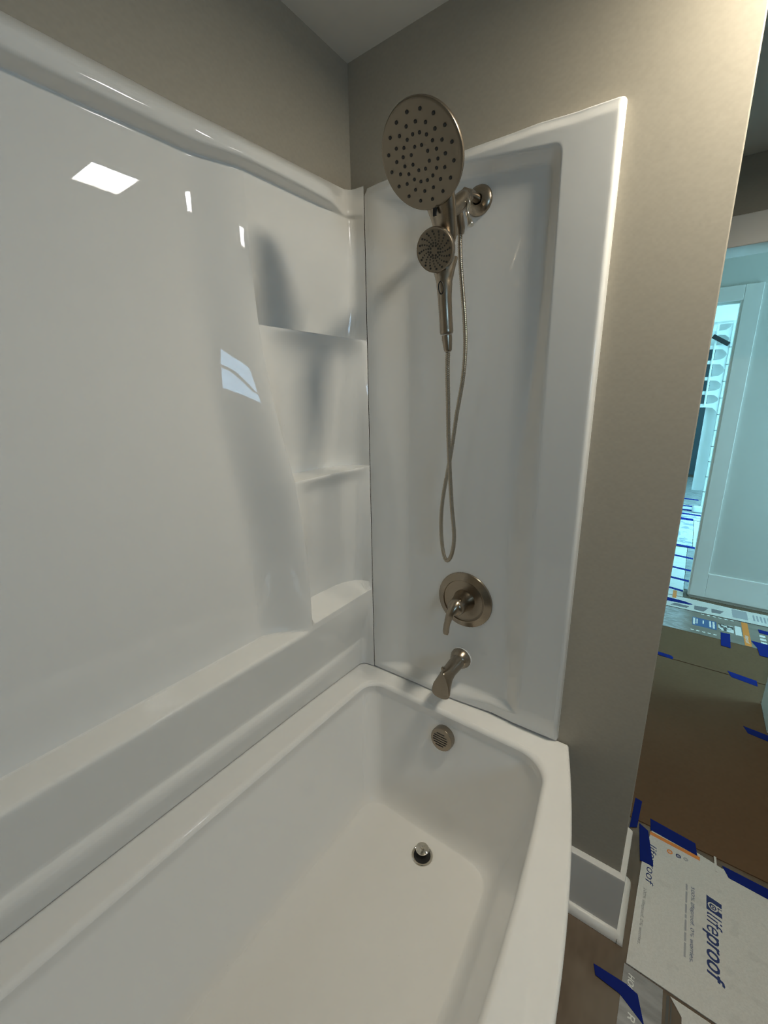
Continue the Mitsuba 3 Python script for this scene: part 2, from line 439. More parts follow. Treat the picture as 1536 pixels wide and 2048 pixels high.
LIPZ = [2.052, 2.058, 2.0605, 2.0622, 2.0640, 2.0655, 2.0675, 2.0700, 2.0735, 2.078, 2.083, 2.0885, 2.094, 2.100, 2.107, 2.114, 2.121, 2.127, 2.132, 2.1355, 2.137]
LIPP = [0.0, 0.0006, 0.0016, 0.0032, 0.0100, 0.0230, 0.0325, 0.0368, 0.0388, 0.04000, 0.04085, 0.04130, 0.04125, 0.0390, 0.0345, 0.0285, 0.0215, 0.0145, 0.0085, 0.0035, 0.0005]


def lip(z):
    return np.interp(z, LIPZ, LIPP)


def poly(pts, r, n):
    """n points along a polyline (2-D) with its inner corners rounded by radius r."""
    pts = [np.asarray(p, float) for p in pts]
    out = [pts[0]]
    for a, b, c in zip(pts, pts[1:], pts[2:]):
        d1, d2 = (a - b), (c - b)
        l1, l2 = np.linalg.norm(d1), np.linalg.norm(d2)
        rr = min(r, 0.49 * l1, 0.49 * l2)
        p, q = b + d1 / l1 * rr, b + d2 / l2 * rr
        for t in np.linspace(0, 1, 9):
            out.append((1 - t) ** 2 * p + 2 * t * (1 - t) * b + t * t * q)
    out.append(pts[-1])
    out = np.array(out)
    s = np.r_[0, np.cumsum(np.linalg.norm(np.diff(out, axis=0), axis=1))]
    u = np.linspace(0, 1, n)
    return np.c_[np.interp(u * s[-1], s, out[:, 0]), np.interp(u * s[-1], s, out[:, 1])]


NA, NB = 90, 90
uA = 1 - (1 - np.linspace(0, 1, NA)) ** 1.7


def panel_row(z, above=None):
    """One cross-section: from the near end along the wall to the seam. above: True/False just over or under a shelf."""
    e = yE(z)
    zz = z
    Y = lerp(-1.50, e, uA)
    sw = (xE(z) - XM) * ss(e - 0.136, e + 0.010, Y)
    sw = sw / max(sw[-1], 1e-6) * (xE(z) - XM)
    XA = XM + sw
    if z < 0.899:
        XA = np.maximum(XM + sw * ss(0.80, 0.875, z), block(z))
    XA = XA + lip(z)
    xe = XA[-1] - lip(z)
    E_ = np.array([xe, e])
    chord = poly([E_, (0.0705, -0.060), SEAM], 0.02, NB)
    cove = poly([E_, (lerp(xe, 0.020, 0.75), -0.034), SEAM], 0.085, NB)
    back = poly([E_, (-0.012, e + 0.032), (-0.030, e + 0.085), (-0.026, -0.10), (0.012, -0.034), SEAM], 0.05, NB)
    kq = ss(1.75, 1.95, z)
    if z > SH[0] or (z == SH[0] and above):
        front, d = cove, ss(1.955, SH[0] + 0.0, z) ** 1.0
        d = np.clip((1.955 - z) / (1.955 - SH[0]), 0, 1)
        d = d ** 1.3
    else:
        front, d = chord, 0.0
        for a, b in ((SH[0], SH[1]), (SH[1], SH[2])):
            if (b < z < a) or (z == a and not above) or (z == b and above):
                q = np.clip((a - z) / (a - b), 0, 1)
                d = 0.15 * ss(0, 0.1, q) + 0.85 * q ** 1.15
        if z < SH[2] or (z == SH[2] and not above):
            k = ss(0.66, 0.86, z)
            front = cove * (1 - k) + chord * k
    B = front * (1 - d) + back * d
    t = np.linspace(0, 1, NB)
    th = ss(0.55, 1.0, t) * math.pi / 2
    lp = lip(z) * (1 - t ** 4)
    B = B + lp[:, None] * np.c_[np.cos(th), -np.sin(th)]
    XY = np.vstack([np.c_[XA, Y], B[1:]])
    Z = zz + (0.026 * np.clip(XY[:, 1], -1.0, 0)) * ss(1.96, 2.08, zz)
    return np.c_[XY, Z]


zs = sorted(set([0.578, 0.589, 0.600, 0.62, 0.644, 0.656, 0.664, 0.669, 0.673, 0.678, 0.682, 0.686, 0.690, 0.70, 0.73, 0.76, 0.79, 0.82, 0.84, 0.856, 0.866, 0.870, 0.874, 0.8765, 0.8785, 0.8810, 0.8835, 0.886, 0.889, 0.892, 0.895, 0.8985, 0.90]
                + list(np.arange(0.92, 2.05, 0.0155)) + LIPZ))
zs = [z for z in zs if z < 0.896 or all(abs(z - s) > 0.009 for s in SH)]
rows, marks = [], []
for z in zs:
    for s in SH:
        if z > s and (not rows or rows[-1][0] < s):
            if not any(abs(r[0] - s) < 1e-9 for r in rows):
                rows += ([(s - 0.008, None), (s - 0.0025, None)] if s > 1 else []) + [(s, False), (s, True), (s + 0.004, None)]
    rows.append((z, None))
rows.sort(key=lambda r: (round(r[0], 6), r[1] is True))
G = []
for z, ab in rows:
    r = panel_row(z, ab)
    for s in SH:                                    # soften the front lip of each shelf
        if abs(z - s) < 1e-9 and ab is False:
            r[NA:-8, 0] -= 0.0022 * ss(0, 6, np.arange(len(r) - NA - 8))
    G.append(r)
G = np.array(G)
tag('surround_panel', 'glossy white molded surround panel along the left wall with a ledge and three corner shelves', 'tub surround panel')
pieces, i0 = [], 0
for i, (z, ab) in enumerate(rows):
    if ab is True:
        pieces.append(grid(G[i0:i]))
        sec = G[i - 1:i + 1]
        pieces.append(grid(sec[:, :NA]))
        put('surround_panel__' + num('corner_shelf'), grid(sec[:, NA - 1:]), 'm_acrylic', 30)
        i0 = i
pieces.append(grid(G[i0:]))
body = cat_(pieces)
body.merge_vertices()
put('surround_panel__body', body, 'm_acrylic', 28)

# ------------------------------------------------------------------ end surround panel (plumbing wall)
EX0, EX1 = 0.0735, 0.7275
ex = np.unique(np.r_[np.linspace(EX0, 0.24, 40), np.linspace(0.24, 0.57, 40), np.linspace(0.57, 0.70, 60), np.linspace(0.70, 0.716, 4), 0.716, 0.7195, 0.7225, 0.7252, 0.7268, 0.7275])
ez = np.unique(np.r_[np.linspace(0, 0.12, 50), np.linspace(0.12, 0.90, 60), np.linspace(0.90, 0.985, 50), np.linspace(0.985, 1, 12)])
XX, UU = np.meshgrid(ex, ez)
ztop = np.interp(XX, [0.07, 0.12, 0.4, 0.56, 0.64, 0.728], [2.133, 2.136, 2.134, 2.130, 2.122, 2.119])
zbot = 0.5815 + 0 * XX
ZZ = zbot + (ztop - zbot) * UU
xr = np.interp(ZZ, [0.6, 1.0, 1.3, 2.08], [0.616, 0.634, 0.626, 0.616])
step = np.interp(ZZ, [0.6, 0.75, 1.0, 1.3, 1.6, 1.8, 2.1], [0.05, 0.07, 0.10, 0.085, 0.05, 0.032, 0.025])
ztr = np.interp(XX, [0.1, 0.37, 0.57, 0.65], [2.115, 2.108, 2.082, 2.074])
zbr = np.interp(XX, [0.1, 0.3, 0.40, 0.51, 0.62], [0.596, 0.590, 0.590, 0.608, 0.620])
zbu = np.interp(XX, [0.1, 0.235, 0.32, 0.48, 0.62], [0.624, 0.624, 0.628, 0.634, 0.634])
dR, dT, dB, dL = (xr - XX), (ztr - ZZ), (ZZ - zbr), (XX - EX0 - 0.006)


def smin(a, b, k):
    h = np.clip(0.5 + 0.5 * (b - a) / k, 0, 1)
    return b + (a - b) * h - k * h * (1 - h)


sR, sT, sB, sL = dR / step, dT / 0.030, dB / (zbu - zbr + 0.006), dL / 0.135
D = smin(smin(smin(sR, sT, 0.8), sL, 0.5), sB, 0.22)
S_ = ss(0.0, 1.0, D)
hborder = 0.030 * np.ones_like(XX)
hborder = hborder - (0.030 - np.interp(XX, [0.07, 0.40, 0.53, 0.60, 0.73], [0.029, 0.027, 0.015, 0.019, 0.017])) * ss(0.66, 0.585, ZZ)
hborder = hborder - np.interp(XX, [0.07, 0.5, 0.66], [0.012, 0.012, 0.004]) * ss(0.025, 0.0, ztop - ZZ)
HH = hborder + (0.0035 - hborder) * S_
edge = np.interp(XX, [0.716, 0.7195, 0.7225, 0.7252, 0.7268, 0.7275], [1, 0.985, 0.93, 0.82, 0.65, 0.0])
HH = HH * edge
P = np.stack([XX, -HH - 0.0002, ZZ], -1)
top = P[-1].copy()
topb = top.copy()
topb[:, 1] = -0.0002
mid = top.copy()
mid[:, 2] += 0.003
mid[:, 1] *= 0.75
topb[:, 2] += 0.004
P = np.concatenate([P, mid[None], topb[None]])
tag('surround_panel_001', 'glossy white recessed surround panel behind the shower fittings', 'tub surround panel')
Q = P.copy()
Q[..., 1] = -0.0002
m_, n_ = P.shape[:2]
edge_i = np.r_[np.arange(n_), np.arange(2 * n_ - 1, m_ * n_, n_), np.arange(m_ * n_ - 2, (m_ - 1) * n_ - 1, -1), np.arange((m_ - 2) * n_, 0, -n_)]
nxt = np.roll(edge_i, -1)
side = np.vstack([np.c_[edge_i, nxt, nxt + m_ * n_], np.c_[edge_i, nxt + m_ * n_, edge_i + m_ * n_]])
ft = grid(P).faces
shell = trimesh.Trimesh(np.vstack([P.reshape(-1, 3), Q.reshape(-1, 3)]), np.vstack([ft, ft[:, ::-1] + m_ * n_, side[:, ::-1]]), process=False)
shell.merge_vertices()
shell.fix_normals()
put('surround_panel_001__body', shell, 'm_acrylic', 35)
put('surround_panel_001__seam_bead', cat_([box(0.0705, 0.0738, -0.0245, -0.004, 0.585, 2.115), box(0.075, 0.715, -0.010, -0.004, 0.5755, 0.583)]), 'm_dark_line', False, label='dark grey joint behind the panel edges')

# ------------------------------------------------------------------ shower valve trim
tag('shower_valve', 'brushed nickel valve trim with a curved lever between hose and spout', 'shower valve')
V0 = np.array([0.4185, -0.0042, 0.939])
put('shower_valve__escutcheon', lathe([(0.0, 0.0), (0.0895, 0.0), (0.0905, 0.003), (0.089, 0.0065), (0.0705, 0.0155), (0.0685, 0.0158), (0.0672, 0.0145), (0.0665, 0.0115), (0.06, 0.0095), (0.03, 0.0085), (0.0, 0.0085)], V0, (0, -1, 0), 72), 'm_nickel', 28, label='round dished escutcheon plate')
put('shower_valve__hub', lathe([(0.036, 0.0085), (0.0345, 0.012), (0.030, 0.026), (0.0275, 0.045), (0.0268, 0.062), (0.0250, 0.072), (0.0195, 0.078), (0.009, 0.0808), (0.0, 0.0815)], V0, (0, -1, 0), 56), 'm_nickel', 40)
lp, _ = smooth_path([(0.4215, -0.050, 0.949), (0.4200, -0.074, 0.946), (0.4145, -0.092, 0.930), (0.4080, -0.0975, 0.905), (0.4035, -0.0975, 0.880), (0.4025, -0.0990, 0.859)], 30)
tt = np.linspace(0, 1, 30)
put('shower_valve__lever', sweep(lp, np.interp(tt, [0, 0.15, 0.4, 0.7, 0.93, 1], [0.016, 0.0185, 0.0130, 0.0104, 0.0108, 0.0085]), 20, scale=[(lerp(1.0, 1.05, t), lerp(1.0, 0.62, ss(0.2, 0.7, t))) for t in tt]), 'm_nickel', 45, label='downward curved lever handle')

# ------------------------------------------------------------------ tub spout
tag('tub_spout', 'brushed nickel tub spout with a flared tip above the rim', 'tub spout')
S0 = np.array([0.4125, -0.0042, 0.730])
put('tub_spout__flange', lathe([(0.0, 0.0), (0.0345, 0.0), (0.0345, 0.006), (0.0325, 0.012), (0.029, 0.020), (0.0262, 0.0245), (0.0245, 0.0268), (0.0230, 0.0285)], S0, (0, -1, 0), 48), 'm_nickel', 35)
put('tub_spout__wall_ring', lathe([(0.036, 0.0), (0.036, 0.0022), (0.0345, 0.003)], S0, (0, -1, 0), 48), 'm_white', 35, label='thin white caulk ring')
secs = []
ang = np.arange(40) * 2 * np.pi / 40
for y, zc, w, ht, tri in ((-0.02, 0.730, 0.0235, 0.0235, 0), (-0.05, 0.729, 0.0225, 0.0225, 0.0), (-0.085, 0.727, 0.021, 0.0215, 0.05), (-0.105, 0.722, 0.0225, 0.0245, 0.2), (-0.122, 0.713, 0.028, 0.033, 0.65), (-0.133, 0.7065, 0.0335, 0.038, 0.95), (-0.138, 0.7055, 0.034, 0.0380, 1.0), (-0.1405, 0.7055, 0.0318, 0.0358, 1.0)):
    cx, cz = np.cos(ang), np.sin(ang)
    k = 1 - tri * (0.50 * ss(-0.7, 0.9, cz) + 0.10 * ss(0.5, 1.0, cz))            # narrows to the top: a rounded delta
    flat = np.where(cz < 0, np.sign(cz) * np.abs(cz) ** (1 - 0.35 * tri), cz)
    sx = np.sign(cx) * np.abs(cx) ** (1 - 0.25 * tri * (cz < 0))
    secs.append(np.c_[S0[0] + w * sx * k, np.full(40, y) - 0.008 * tri * (-flat), zc + ht * flat])
secs.append(np.repeat(secs[-1].mean(0)[None], 40, 0))
put('tub_spout__body', grid(np.array(secs), close=True), 'm_nickel', 40)
put('tub_spout__diverter_knob', cat_([lathe([(0.0032, 0), (0.0032, 0.02)], (0.408, -0.119, 0.735), (0, -0.1, 1), 16), lathe([(0.0, 0.016), (0.006, 0.016), (0.0064, 0.0195), (0.0052, 0.0225), (0.0, 0.023)], (0.408, -0.119, 0.735), (0, -0.1, 1), 20)]), 'm_nickel', 40)

# ------------------------------------------------------------------ shower arm, rain head, hand shower, hose
A0 = np.array([0.4165, -0.0042, 2.022])
tag('rain_shower_head', 'large round brushed nickel rain shower head on a short wall arm', 'shower head')
put('rain_shower_head__wall_flange', lathe([(0.0, 0.0), (0.034, 0.0), (0.0345, 0.003), (0.032, 0.0085), (0.024, 0.0125), (0.0145, 0.0145), (0.0125, 0.014)], A0, (0, -1, 0), 48), 'm_nickel', 40)
pa, _ = smooth_path([(0.4165, -0.006, 2.022), (0.4165, -0.04, 2.022), (0.4165, -0.066, 2.017), (0.4165, -0.088, 2.003)], 16)
put('rain_shower_head__arm', sweep(pa, 0.0105, 20), 'm_nickel', 40)
hexd = np.array([0, -0.80, -0.60])
hexn = lathe([(0.0, 0.0), (0.0155, 0.0), (0.0185, 0.003), (0.0185, 0.016), (0.016, 0.0185), (0.0, 0.0185)], (0.4165, -0.076, 2.011), hexd, 6)
put('rain_shower_head__hex_nut', hexn, 'm_nickel', 12)

RH, RN, RR_ = np.array([0.407, -0.27, 2.016]), np.array([-0.027, -0.817, -0.576]), 0.0905
RN = RN / np.linalg.norm(RN)
put('rain_shower_head__shell', lathe([(RR_, -0.0005), (RR_ + 0.0012, -0.003), (RR_ + 0.0005, -0.008), (0.084, -0.0125), (0.06, -0.018), (0.035, -0.024), (0.02, -0.03), (0.0, -0.031)], RH, RN, 96), 'm_nickel', 35)
put('rain_shower_head__face', lathe([(RR_, -0.0005), (RR_ - 0.0018, 0.0008), (RR_ - 0.005, 0.0010), (0.05, 0.0018), (0.0, 0.0022)], RH, RN, 96), 'm_nickel_face', 40, label='flat round spray face')
ru, rv, rw = frame(RN)
noz = []
for r, k, ph in ((0.0205, 8, 0.3), (0.039, 16, 0.1), (0.0555, 16, 0.25), (0.073, 16, 0.07)):
    for i in range(k):
        a = ph + 2 * math.pi * i / k
        c = RH + r * (math.cos(a) * ru + math.sin(a) * rv) + rw * 0.0008
        noz.append(lathe([(0.0033, 0.0), (0.0031, 0.0024), (0.002, 0.0033), (0.0, 0.0033)], c, RN, 12))
put('rain_shower_head__nozzles', cat_(noz), 'm_rubber', 40, label='dark rubber spray nozzles', kind='stuff')
# neck: from the disc's back and lower edge down to the diverter body
nk, _ = smooth_path([tuple(RH - RN * 0.034 + np.array([0.004, 0.006, -0.030])), (0.4180, -0.206, 1.957), (0.4200, -0.192, 1.928), (0.4185, -0.180, 1.900), (0.4170, -0.176, 1.885)], 24)
tt = np.linspace(0, 1, 24)
put('rain_shower_head__neck', sweep(nk, np.interp(tt, [0, 0.35, 0.65, 0.9, 1], [0.046, 0.037, 0.030, 0.027, 0.022]), 28, scale=[(1.0, lerp(0.42, 0.62, t)) for t in tt]), 'm_nickel', 50)
put('rain_shower_head__neck__dark_slot', rbox(0.4105, 0.4195, -0.2252, -0.2215, 1.925, 1.941, 0.0015), 'm_black', 30)
put('rain_shower_head__diverter_body', sweep([(0.4165, -0.088, 2.002), (0.4165, -0.098, 1.995), (0.4165, -0.12, 1.979), (0.4165, -0.15, 1.958), (0.417, -0.185, 1.940)], [0.0165, 0.0185, 0.0190, 0.0175, 0.0165], 28), 'm_nickel', 40)
put('rain_shower_head__side_outlet', sweep([(0.4165, -0.128, 1.968), (0.4165, -0.114, 1.948), (0.4165, -0.106, 1.934), (0.4165, -0.104, 1.922)], [0.0125, 0.0125, 0.0118, 0.009], 20), 'm_nickel', 50)
lv, _ = smooth_path([(0.428, -0.110, 1.984), (0.4375, -0.110, 1.984), (0.4385, -0.110, 1.977), (0.4360, -0.110, 1.964), (0.4420, -0.110, 1.944), (0.4450, -0.110, 1.930)], 36)
tt = np.linspace(0, 1, 36)
put('rain_shower_head__diverter_lever', sweep(lv, np.interp(tt, [0, 0.25, 0.7, 0.88, 0.97, 1], [0.0048, 0.0044, 0.0038, 0.0068, 0.0068, 0.0025]), 14), 'm_chrome', 50, label='small shiny S-shaped lever')

HH0, HN = np.array([0.4150, -0.222, 1.860]), np.array([0.10, -0.925, -0.365])
HN = HN / np.linalg.norm(HN)
tag('hand_shower', 'slim brushed nickel hand shower docked under the rain head', 'hand shower')
HR = 0.0435
put('hand_shower__head', lathe([(HR - 0.0035, 0.0002), (HR - 0.001, 0.0004), (HR, -0.002), (HR + 0.0005, -0.009), (HR - 0.002, -0.016), (0.032, -0.024), (0.018, -0.030), (0.0, -0.032)], HH0, HN, 64), 'm_nickel', 40)
put('hand_shower__face', lathe([(HR - 0.0035, 0.0002), (0.03, 0.0014), (0.0, 0.002)], HH0, HN, 64), 'm_nickel_face', 40, label='small round spray face')
hu, hv, hw = frame(HN)
noz, sl = [], []
for i in range(16):
    for j in range(5):
        a = 2 * math.pi * i / 16 + 0.085 * j
        r = 0.0145 + j * 0.0053
        c = HH0 + r * (math.cos(a) * hu + math.sin(a) * hv) + hw * 0.0010
        rad = (0.0021, 0.0017, 0.00165, 0.0019, 0.0022)[j]
        noz.append(lathe([(rad, 0.0), (rad, 0.0012), (rad * 0.6, 0.0018), (0.0, 0.0018)], c, HN, 8))
for i in range(8):
    a = 2 * math.pi * i / 8 + 0.2
    c = HH0 + 0.0095 * (math.cos(a) * hu + math.sin(a) * hv) + hw * 0.0014
    noz.append(lathe([(0.0025, 0.0), (0.0024, 0.0014), (0.0, 0.0016)], c, HN, 8))
put('hand_shower__nozzles', cat_(noz), 'm_rubber', 40, label='spiral of dark rubber nozzles', kind='stuff')
hp, _ = smooth_path([(0.418, -0.183, 1.846), (0.4210, -0.187, 1.824), (0.4235, -0.1905, 1.802), (0.4255, -0.192, 1.778), (0.4275, -0.190, 1.740), (0.4300, -0.187, 1.693)], 40)
tt = np.linspace(0, 1, 40)
put('hand_shower__handle', sweep(hp, np.interp(tt, [0, 0.12, 0.28, 0.5, 0.8, 0.985, 1], [0.033, 0.026, 0.0185, 0.0160, 0.0152, 0.0158, 0.0145]), 24, scale=[(1.0, lerp(0.55, 0.95, ss(0, 0.35, t))) for t in tt]), 'm_nickel', 40)
hd = np.array([0.0035, 0.0115, -0.07])
bt = np.array([0.4248, -0.2085, 1.787])
bu, bv, bw = frame((0.06, -0.985, -0.12))
ring, pad = [], []
for a in np.linspace(0, 2 * math.pi, 49)[:-1]:
    ring.append(bt + 0.0058 * math.cos(a) * np.array([1, 0.06, 0]) + 0.0125 * math.sin(a) * np.array([-0.06, -0.12, 1.0]))
ring = np.array(ring + ring[:1])
put('hand_shower__button', sweep(ring, 0.00125, 8, caps=False), 'm_black', 60, label='oval button outlined in black')
put('hand_shower__button__pad', trimesh.Trimesh(np.vstack([ring.mean(0) + np.array([0, -0.0018, 0]), ring]), [[0, i, i + 1] for i in range(1, len(ring))], process=False), 'm_nickel', 60)
put('hand_shower__hose_nut', sweep([(0.4303, -0.1868, 1.690), (0.4307, -0.1862, 1.684), (0.4325, -0.1835, 1.658), (0.4327, -0.1832, 1.654)], [0.0118, 0.0122, 0.0095, 0.0072], 24), 'm_nickel', 40)

hose = [(0.416, -0.104, 1.9215), (0.4185, -0.104, 1.869), (0.4245, -0.094, 1.7819), (0.4286, -0.084, 1.6906), (0.4214, -0.077, 1.5943), (0.4044, -0.07, 1.5117), (0.3932, -0.067, 1.4381), (0.3774, -0.067, 1.3395), (0.3664, -0.069, 1.2656),
        (0.3633, -0.07, 1.1898), (0.3725, -0.075, 1.1232), (0.3815, -0.079, 1.0985), (0.392, -0.085, 1.0900), (0.4030, -0.090, 1.0975), (0.4127, -0.095, 1.1152), (0.4216, -0.1, 1.1626), (0.4197, -0.11, 1.2375), (0.4166, -0.125, 1.3509), (0.4174, -0.14, 1.4445), (0.4237, -0.16, 1.5442), (0.4284, -0.175, 1.6081), (0.4325, -0.1830, 1.6530)]
_, ln = smooth_path(hose, 10)
nseg = int(ln / 0.0011)
hpth, _ = smooth_path(hose, nseg)
ph = np.arange(nseg) * 0.0011 / 0.0044 * 2 * math.pi
put('shower_hose', sweep(hpth, 0.0053 + 0.00062 * np.cos(ph), 12), 'm_nickel_hose', True, 'ribbed metal shower hose hanging in a long twisted loop', 'hose')

# ------------------------------------------------------------------ floor coverings


def sheet(key, pts, z, th, m, label=None, cat=None, lift=None, group=None):
    """A flat sheet with the plan outline pts lying at height z."""
    from shapely.geometry import Polygon
    g = trimesh.creation.extrude_polygon(Polygon(pts), th, engine='earcut')
    g.apply_translation((0, 0, z))
    if lift:
        g = g.subdivide_to_size(0.03)
        v = g.vertices.copy()
        v[:, 2] += lift(v[:, 0], v[:, 1])
        g.vertices = v
    put(key, g, m, False, label, cat, group)


def rect(x0, x1, y0, y1):
    return [(x0, y0), (x1, y0), (x1, y1), (x0, y1)]


def writing(key, text, x, y, length, height, z, m, slant=0.0, bold=False, label=None):
    """Lettering on the floor that reads towards -Y, its top towards +X; (x, y) is the start of the baseline."""
    g = meshkit.text_mesh(text, height, 0.0004, bold)
    v = g.vertices.copy()
    v[:, 0] -= v[:, 0].min()
    v[:, 0] *= length / v[:, 0].max()
    v[:, 0] += slant * v[:, 1]
    g.vertices = np.c_[x + v[:, 1], y - v[:, 0], z + v[:, 2]]
    put(key, g, m, False, label)


KZ = 0.003
sheet('floor_board', [(0.10, 0.43), (1.398, 0.43), (1.398, 1.53), (2.2, 1.53), (2.2, 1.715), (0.10, 1.715)], 0.0005, KZ, 'm_kraft', 'large sheet of brown kraft floor protection board nearest the wall stub', 'floor protection')
sheet('floor_board_001', rect(0.10, 2.2, 1.722, 2.19), 0.0005, KZ, 'm_kraft', 'strip of brown kraft board between the taped seam and the printed carton', 'floor protection')

# white carton, nearest
CZ = 0.0045
tag('flattened_carton', 'white flattened flooring carton with large blue lettering beside the tub', 'carton')
sheet('flattened_carton__sheet', [(0.978, -0.068), (1.62, -0.078), (1.62, 0.40), (1.24, 0.402), (1.205, 0.397), (1.135, 0.412), (1.003, 0.416), (0.985, 0.30)], 0.0008, CZ - 0.0008, 'm_card')
sheet('flattened_carton__stripe', [(0.998, 0.392), (1.145, 0.384), (1.145, 0.398), (0.998, 0.406)], CZ, 0.0004, 'm_ink_orange', 'orange printed stripe')
writing('flattened_carton__lettering', 'life', 1.163, 0.2165, 0.059, 0.0355, CZ, 'm_ink_blue', 0.26, False, label='first four thin letters of the large blue word')
writing('flattened_carton__lettering_005', 'proof', 1.163, 0.1535, 0.121, 0.0355, CZ, 'm_ink_blue', 0.26, True, label='last five heavier letters of the large blue word')
writing('flattened_carton__lettering_001', '100% lifeproof. 0% worries.', 1.1225, 0.272, 0.234, 0.0092, CZ, 'm_ink_blue', 0.15)
blur, yy = [], 0.271
for wl in (0.022, 0.038, 0.030, 0.012, 0.034, 0.026, 0.040):
    blur.append(box(1.1082, 1.1130, yy - wl, yy, CZ, CZ + 0.0003))
    yy -= wl + 0.0045
put('flattened_carton__faint_line', cat_(blur), 'm_ink_pale', False, 'faint line of tiny illegible print')
writing('flattened_carton__lettering_003', '100% lifeproof. 0% worries.', 0.9985, 0.180, 0.180, 0.0078, CZ, 'm_ink_grey', 0.15)
writing('flattened_carton__lettering_004', 'lifeproof', 1.0005, 0.352, 0.148, 0.0215, CZ, 'm_ink_blue', 0.22)
lg = m3.CrossSection([[(0, 0), (0.046, 0), (0.046, 0.038), (0.031, 0.038), (0.031, 0.030), (0.022, 0.030), (0.022, 0.038), (0, 0.038)]])
lg = lg - (m3.CrossSection.circle(0.0125, 40).translate((0.027, 0.016)) - m3.CrossSection.circle(0.0088, 40).translate((0.027, 0.016))) - m3.CrossSection.square((0.005, 0.026)).translate((0.0145, 0.014)) \
    - (m3.CrossSection.circle(0.0052, 30).translate((0.028, 0.0165)) - m3.CrossSection.circle(0.0025, 30).translate((0.028, 0.0165)))
lgm = man(m3.Manifold.extrude(lg, 0.0004))
v = lgm.vertices.copy()
lgm.vertices = np.c_[1.162 + v[:, 1], 0.270 - v[:, 0] - 0.2 * v[:, 1], CZ + v[:, 2]]
put('flattened_carton__emblem', lgm, 'm_ink_blue', False, 'square blue emblem beside the word')
for (x, y, r, m_) in ((1.060, 0.360, 0.0085, 'm_ink_orange'), (1.085, 0.360, 0.0075, 'm_ink_blue'), (1.106, 0.362, 0.0065, 'm_ink_pale')):
    rg = man(m3.Manifold.extrude(m3.CrossSection.circle(r, 32) - m3.CrossSection.circle(r * 0.55, 24) + m3.CrossSection.square((r * 0.7, r * 0.3), True), 0.0004))
    rg.apply_translation((x, y, CZ))
    put('flattened_carton__' + num('icon'), rg, m_, False)
sheet('cardboard_sliver', [(1.184, 0.43), (1.1905, 0.43), (1.1925, 0.372), (1.186, 0.372)], CZ, 0.0012, 'm_card', 'thin white torn cardboard sliver over the carton edge', 'cardboard scrap')

tag('flattened_carton_001', 'grey printed carton end with white letters under the slanted tape strip', 'carton')
sheet('flattened_carton_001__sheet', [(0.976, -0.46), (1.072, -0.46), (1.066, -0.0735), (0.974, -0.0705)], 0.0006, 0.002, 'm_card_grey')
writing('flattened_carton_001__lettering', 'HOO', 0.987, -0.088, 0.040, 0.014, 0.0026, 'm_ink_white', 0.2, True)
writing('flattened_carton_001__lettering_001', 'R', 0.996, -0.176, 0.014, 0.016, 0.0026, 'm_ink_white', 0.2, True)
tag('flattened_carton_002', 'white carton flap at the lower right corner with a dark slot', 'carton')
sheet('flattened_carton_002__flap', [(1.115, -0.46), (1.62, -0.46), (1.62, -0.082), (1.082, -0.078), (1.108, -0.108)], 0.0006, 0.0025, 'm_card')
put('flattened_carton_002__slot', cat_([box(1.0745, 1.0805, -0.30, -0.079, 0.0006, 0.0012), box(1.084, 1.087, -0.16, -0.09, 0.0006, 0.0018)]), 'm_dark_line', False, 'dark folded slot')

# tapes
TAPE = dict(m='m_tape', cat='tape', group=None)


def tape(pts, z, label):
    sheet(num('masking_tape'), pts, z, 0.0004, 'm_tape', label, 'masking tape')


TZ = CZ + 0.0006
tape([(0.904, -0.122), (0.913, -0.146), (0.940, -0.148), (0.972, -0.150), (1.032, -0.182), (1.012, -0.124), (0.985, -0.118)], 0.0030, 'wide slanted strip of blue tape on the brown floor beside the tub')
tape([(0.938, 0.53), (0.9615, 0.525), (0.957, 0.395), (0.9345, 0.38)], 0.0040, 'short blue tape strip along the corner of the wall stub')
tape([(0.962, 0.418), (0.992, 0.402), (1.018, 0.270), (0.979, 0.268)], TZ, 'blue tape strip over the printed word at the left edge of the white carton')
tape([(0.994, 0.462), (1.132, 0.446), (1.138, 0.398), (0.999, 0.412)], TZ, 'blue tape strip along the orange stripe of the white carton')
tape([(1.205, 0.408), (1.62, 0.392), (1.62, 0.345), (1.222, 0.372)], TZ, 'blue tape strip at the right end of the white carton edge')
tape([(1.313, 1.262), (1.44, 1.245), (1.44, 1.195), (1.327, 1.215)], 0.0040, 'blue tape strip on the brown board at the foot of the white jamb')
tape([(0.90, 1.765), (1.000, 1.755), (1.013, 1.738), (1.008, 1.712), (0.90, 1.728)], 0.0040, 'blue tape piece on the board seam next to the wall corner')
tape([(1.272, 1.760), (1.40, 1.735), (1.40, 1.675), (1.288, 1.700)], 0.0040, 'blue tape piece on the board seam nearer the white jamb')

# printed carton strip in the hall
PZ = 0.0045
tag('printed_carton', 'flattened flooring carton printed with grey planks across the hall floor', 'carton')
sheet('printed_carton__sheet', [(0.62, 2.500), (0.64, 2.152), (1.10, 2.150), (2.1, 2.140), (2.1, 2.525), (1.10, 2.508)], KZ + 0.0005, PZ - KZ, 'm_print_wood')
PZ += 0.0006
sheet('printed_carton__label', rect(1.100, 1.236, 2.276, 2.412), PZ, 0.0004, 'm_ink_navy', 'blue printed label')
for i, (a, b, c, d) in enumerate(((1.104, 1.116, 2.29, 2.40), (1.123, 1.130, 2.31, 2.39), (1.158, 1.166, 2.33, 2.385), (1.196, 1.206, 2.30, 2.40), (1.214, 1.226, 2.29, 2.40))):
    sheet('printed_carton__' + num('text_line'), rect(a, b, c, d), PZ + 0.0004, 0.0003, 'm_ink_white')


